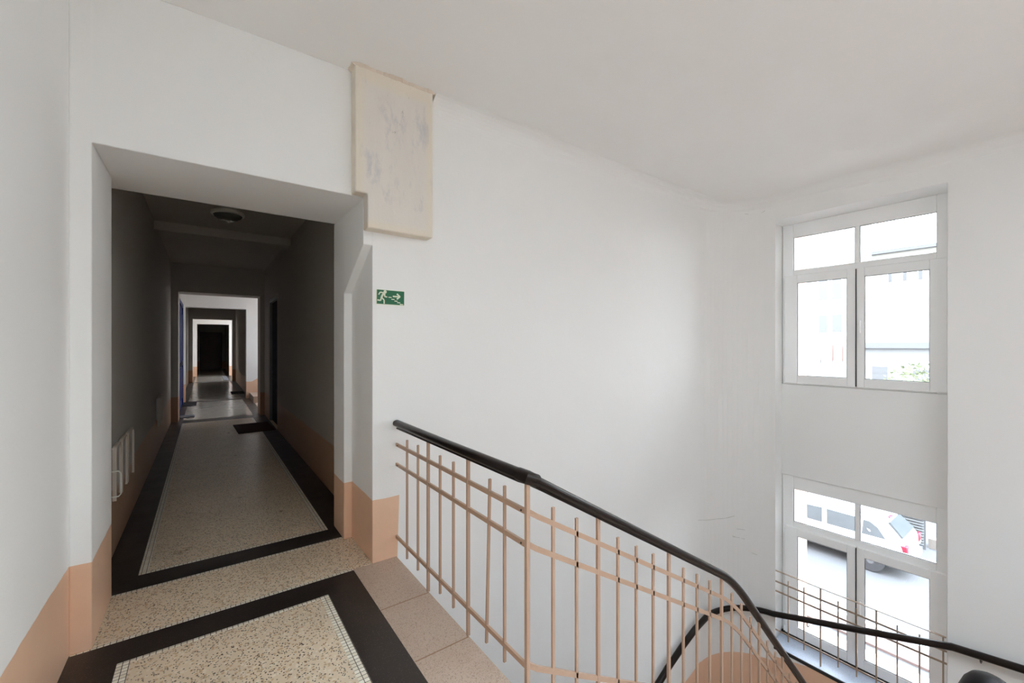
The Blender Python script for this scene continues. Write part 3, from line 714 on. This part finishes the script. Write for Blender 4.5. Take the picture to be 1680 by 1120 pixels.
for s in (-1, 1):
    q = MB(); q.tube([(s * .565, .62, 1.43), (s * .565, .75, 1.485), (s * .565, 2.3, 1.50), (s * .565, 2.5, 1.45)], .014, 8); q.build('roof_rail', M['car_trim'], car, smooth=True)
    q = MB(); q.box(s * .60, s * .80, -.015, .12, .70, .93); L_ = q.build('tail_light', M['red_lens'], car, bevel=.02); L_['label'] = 'red tail light'
    q = MB(); q.box(s * .62, s * .79, -.018, .0, .64, .72); q.build('reverse_lens', M['clear_lens'], L_, bevel=.01)
    for y in (.74, 3.46):
        q = MB(); q.lathe((s * .80, y, .305), [(.19, -.085), (.285, -.085), (.305, -.06), (.305, .06), (.285, .085), (.19, .085)], 32, 'x'); WH = q.build('wheel', M['tyre'], car, smooth=True)
        q = MB(); q.lathe((s * .80, y, .305), [(.05, s * .088), (.19, s * .075), (.20, s * .06), (.20, -s * .05)], 32, 'x'); q.build('hubcap', M['hub'], WH, smooth=True)
        for k in range(6):
            a = k * PI / 3; q = MB(); q.lathe((s * .80 + s * .083, y + .125 * math.cos(a), .305 + .125 * math.sin(a)), [(.026, -.01), (.026, .006)], 10, 'x'); q.build('hub_hole', M['tyre'], WH)
    q = MB(); q.box(s * .86, s * 1.0, 2.85, 2.95, .95, 1.08); q.build('side_mirror', M['car_white'], car, bevel=.03)
q = MB(); q.box(-.78, .78, -.05, .12, .30, .52); q.build('rear_bumper', M['car_white'], car, bevel=.05, segs=3)
q = MB(); q.box(-.26, .26, -.02, .02, .64, .76); q.build('number_plate', M['clear_lens'], car, bevel=.004)

lf_ = thing('louvered_fence', 'white louvered fence panel behind the parked station wagon', 'fence', (18.0, 5.0, G))
for k in range(24):
    q = MB(); z = G + .15 + k * .085; q.prism([(17.97, z), (18.03, z + .05), (18.03, z + .058), (17.97, z + .008)], 'y', 3.0, 7.0); part(q, 'slat', M['louver'], lf_)
q = MB(); q.box(18.035, 18.06, 3.0, 7.0, G + .1, G + 2.2); part(q, 'backing_board', M['roofing'], lf_)
for y in (3.0, 5.0, 7.0):
    q = MB(); q.box(18.06, 18.09, y - .03, y + .03, G, G + 2.3); part(q, 'post', M['louver'], lf_)
q = MB(); q.box(18.3, 18.6, -6, 2.95, G, G + .30); tag(q.build('garden_wall', M['beige_stone']), 'low pinkish wall beyond the rear of the parked car', 'wall')

def building(name, label, x, y0, y1, z1, mat, rows, depth=6, z0=G):
    bl = thing(name, label, 'building', (x, (y0 + y1) / 2, z0))
    q = MB(); q.box(x, x + depth, y0, y1, z0, z1); part(q, 'wall', mat, bl)
    q = MB(); q.box(x - .35, x + depth, y0 - .3, y1 + .3, z1, z1 + .35); part(q, 'roof', M['roofing'], bl)
    for (ya, za, zb_, wd, gap, nn) in rows:
        for i in range(nn):
            a = ya - i * gap; q = MB(); q.box(x - .05, x + .05, a - wd, a, za, zb_); W_ = part(q, 'window', M['kerb'], bl)
            q = MB(); q.box(x - .07, x - .05, a - wd + .1, a - .1, za + .1, zb_ - .1); part(q, 'pane', M['facade_win'], W_)
    return bl
building('apartment_building', 'pale apartment building with bay windows seen through the left sash', 40, 10.9, 34, 13, M['facade'],
         [(12.9, 5.0, 6.8, .78, .92, 2), (12.9, 2.4, 4.0, .78, .92, 2), (12.9, 7.7, 9.4, .78, .92, 2)])
building('pale_building', 'long cream building seen through the right sash above the grey roof', 60, -20, 15.2, 11.5, M['facade'], [(12.9, 8.2, 9.3, .5, 1.2, 4)])
building('low_building', 'low building with a grey roof outside beyond the right sash', 36, -4, 9.2, 1.3, M['facade2'], [(8.6, -.9, .2, 1.0, 2.0, 3)], depth=5)
aw = thing('red_awning', 'faded red awnings on the street seen through the left sash', 'awning', (36, 10.8, 0))
for a, b_ in ((10.62, 11.5), (10.05, 10.38)):
    q = MB(); q.box(35.7, 35.9, a, b_, .42, 1.5); part(q, 'canopy', M['red_panel'], aw)
for y in (10.1, 10.7, 11.4):
    q = MB(); q.box(35.9, 35.96, y - .03, y + .03, G, .42); part(q, 'post', M['facade2'], aw)
tr = thing('green_tree', 'bushy yellow-green tree outside at the lower right of the upper window', 'tree', (26, 4.2, G))
q = MB(); q.tube([(26, 4.2, G), (26.05, 4.25, -2.5), (26, 4.1, -1)], .12, 8, up=(0, 1, 0)); part(q, 'trunk', M['bark'], tr, smooth=True)
q = MB()
for i in range(1500):
    a = random.uniform(0, 2 * PI); u = random.uniform(-1, 1); r_ = random.random() ** .4; s_ = math.sqrt(1 - u * u)
    c_ = Vector((26 + 1.4 * r_ * s_ * math.cos(a), 4.2 + 1.9 * r_ * s_ * math.sin(a), -.9 + 1.7 * r_ * u))
    d1 = Vector((random.gauss(0, 1), random.gauss(0, 1), random.gauss(0, 1))).normalized() * .11; d2 = d1.cross(Vector((random.gauss(0, 1), random.gauss(0, 1), random.gauss(0, 1)))).normalized() * .06
    q.quad(c_ - d1, c_ + d2, c_ + d1, c_ - d2)
part(q, 'foliage', M['leaf'], tr, normals=False)

# ------------------------------------------------------------------ light: daylight only, through the windows and the added rear windows and skylights
w = bpy.data.worlds.new('sky'); S.world = w; w.use_nodes = True; nt = w.node_tree; nt.nodes.clear()
bg = nt.nodes.new('ShaderNodeBackground'); out = nt.nodes.new('ShaderNodeOutputWorld'); nt.links.new(bg.outputs[0], out.inputs[0])
tc = nt.nodes.new('ShaderNodeTexCoord'); sx = nt.nodes.new('ShaderNodeSeparateXYZ'); rp = nt.nodes.new('ShaderNodeValToRGB')
nt.links.new(tc.outputs['Generated'], sx.inputs[0]); nt.links.new(sx.outputs[2], rp.inputs[0])
rp.color_ramp.elements[0].color = (.965, 1.005, 1.035, 1); rp.color_ramp.elements[1].color = (.84, .955, 1.10, 1)
nt.links.new(rp.outputs[0], bg.inputs[0]); bg.inputs[1].default_value = 6.0
def portal(loc, rot, sx_, sy_):
    l = bpy.data.lights.new('daylight_portal', 'AREA'); l.shape = 'RECTANGLE'; l.size = sx_; l.size_y = sy_; l.cycles.is_portal = True
    o = bpy.data.objects.new('daylight_portal', l); COL.objects.link(o); o.location = loc; o.rotation_euler = rot
for cy in (1.57, -1.57):
    for z0, z1 in ((1.0, 3.045), (-2.25, -.17)):
        portal((6.64, cy, (z0 + z1) / 2), (0, PI / 2, 0), z1 - z0 + .1, 1.5)
for (a, b_, c_, d) in BAYSK: portal(((a + b_) / 2, (c_ + d) / 2, ZC + .35), (0, 0, 0), b_ - a, d - c_)
portal((6.64, 12.5, 2.0), (0, PI / 2, 0), 2.3, 2.3); portal((6.64, 23.2, 1.8), (0, PI / 2, 0), 2.7, 3.1)
portal(((SK[0] + SK[1]) / 2, (SK[2] + SK[3]) / 2, ZC + .35), (0, 0, 0), SK[1] - SK[0], SK[3] - SK[2])

# ------------------------------------------------------------------ camera
cd = bpy.data.cameras.new('camera'); cam = bpy.data.objects.new('camera', cd); COL.objects.link(cam); S.camera = cam
cd.sensor_width = 36; cd.lens = 690.13 / 1680 * 36; cd.shift_y = (566 - 560) / 1680; cd.clip_start = .02; cd.clip_end = 400
cam.location = (0, 0, 1.5); cam.rotation_euler = (PI / 2, 0, -math.radians(36.14))

S.view_settings.view_transform = 'Standard'; S.view_settings.look = 'None'; S.view_settings.gamma = 1; S.view_settings.use_curve_mapping = False
S.view_settings.exposure = 1.17
cy_ = S.cycles
cy_.max_bounces = 14; cy_.diffuse_bounces = 12; cy_.glossy_bounces = 4; cy_.transparent_max_bounces = 12; cy_.sample_clamp_indirect = 8
try: cy_.use_denoising = True; cy_.denoiser = 'OPENIMAGEDENOISE'
except Exception: pass
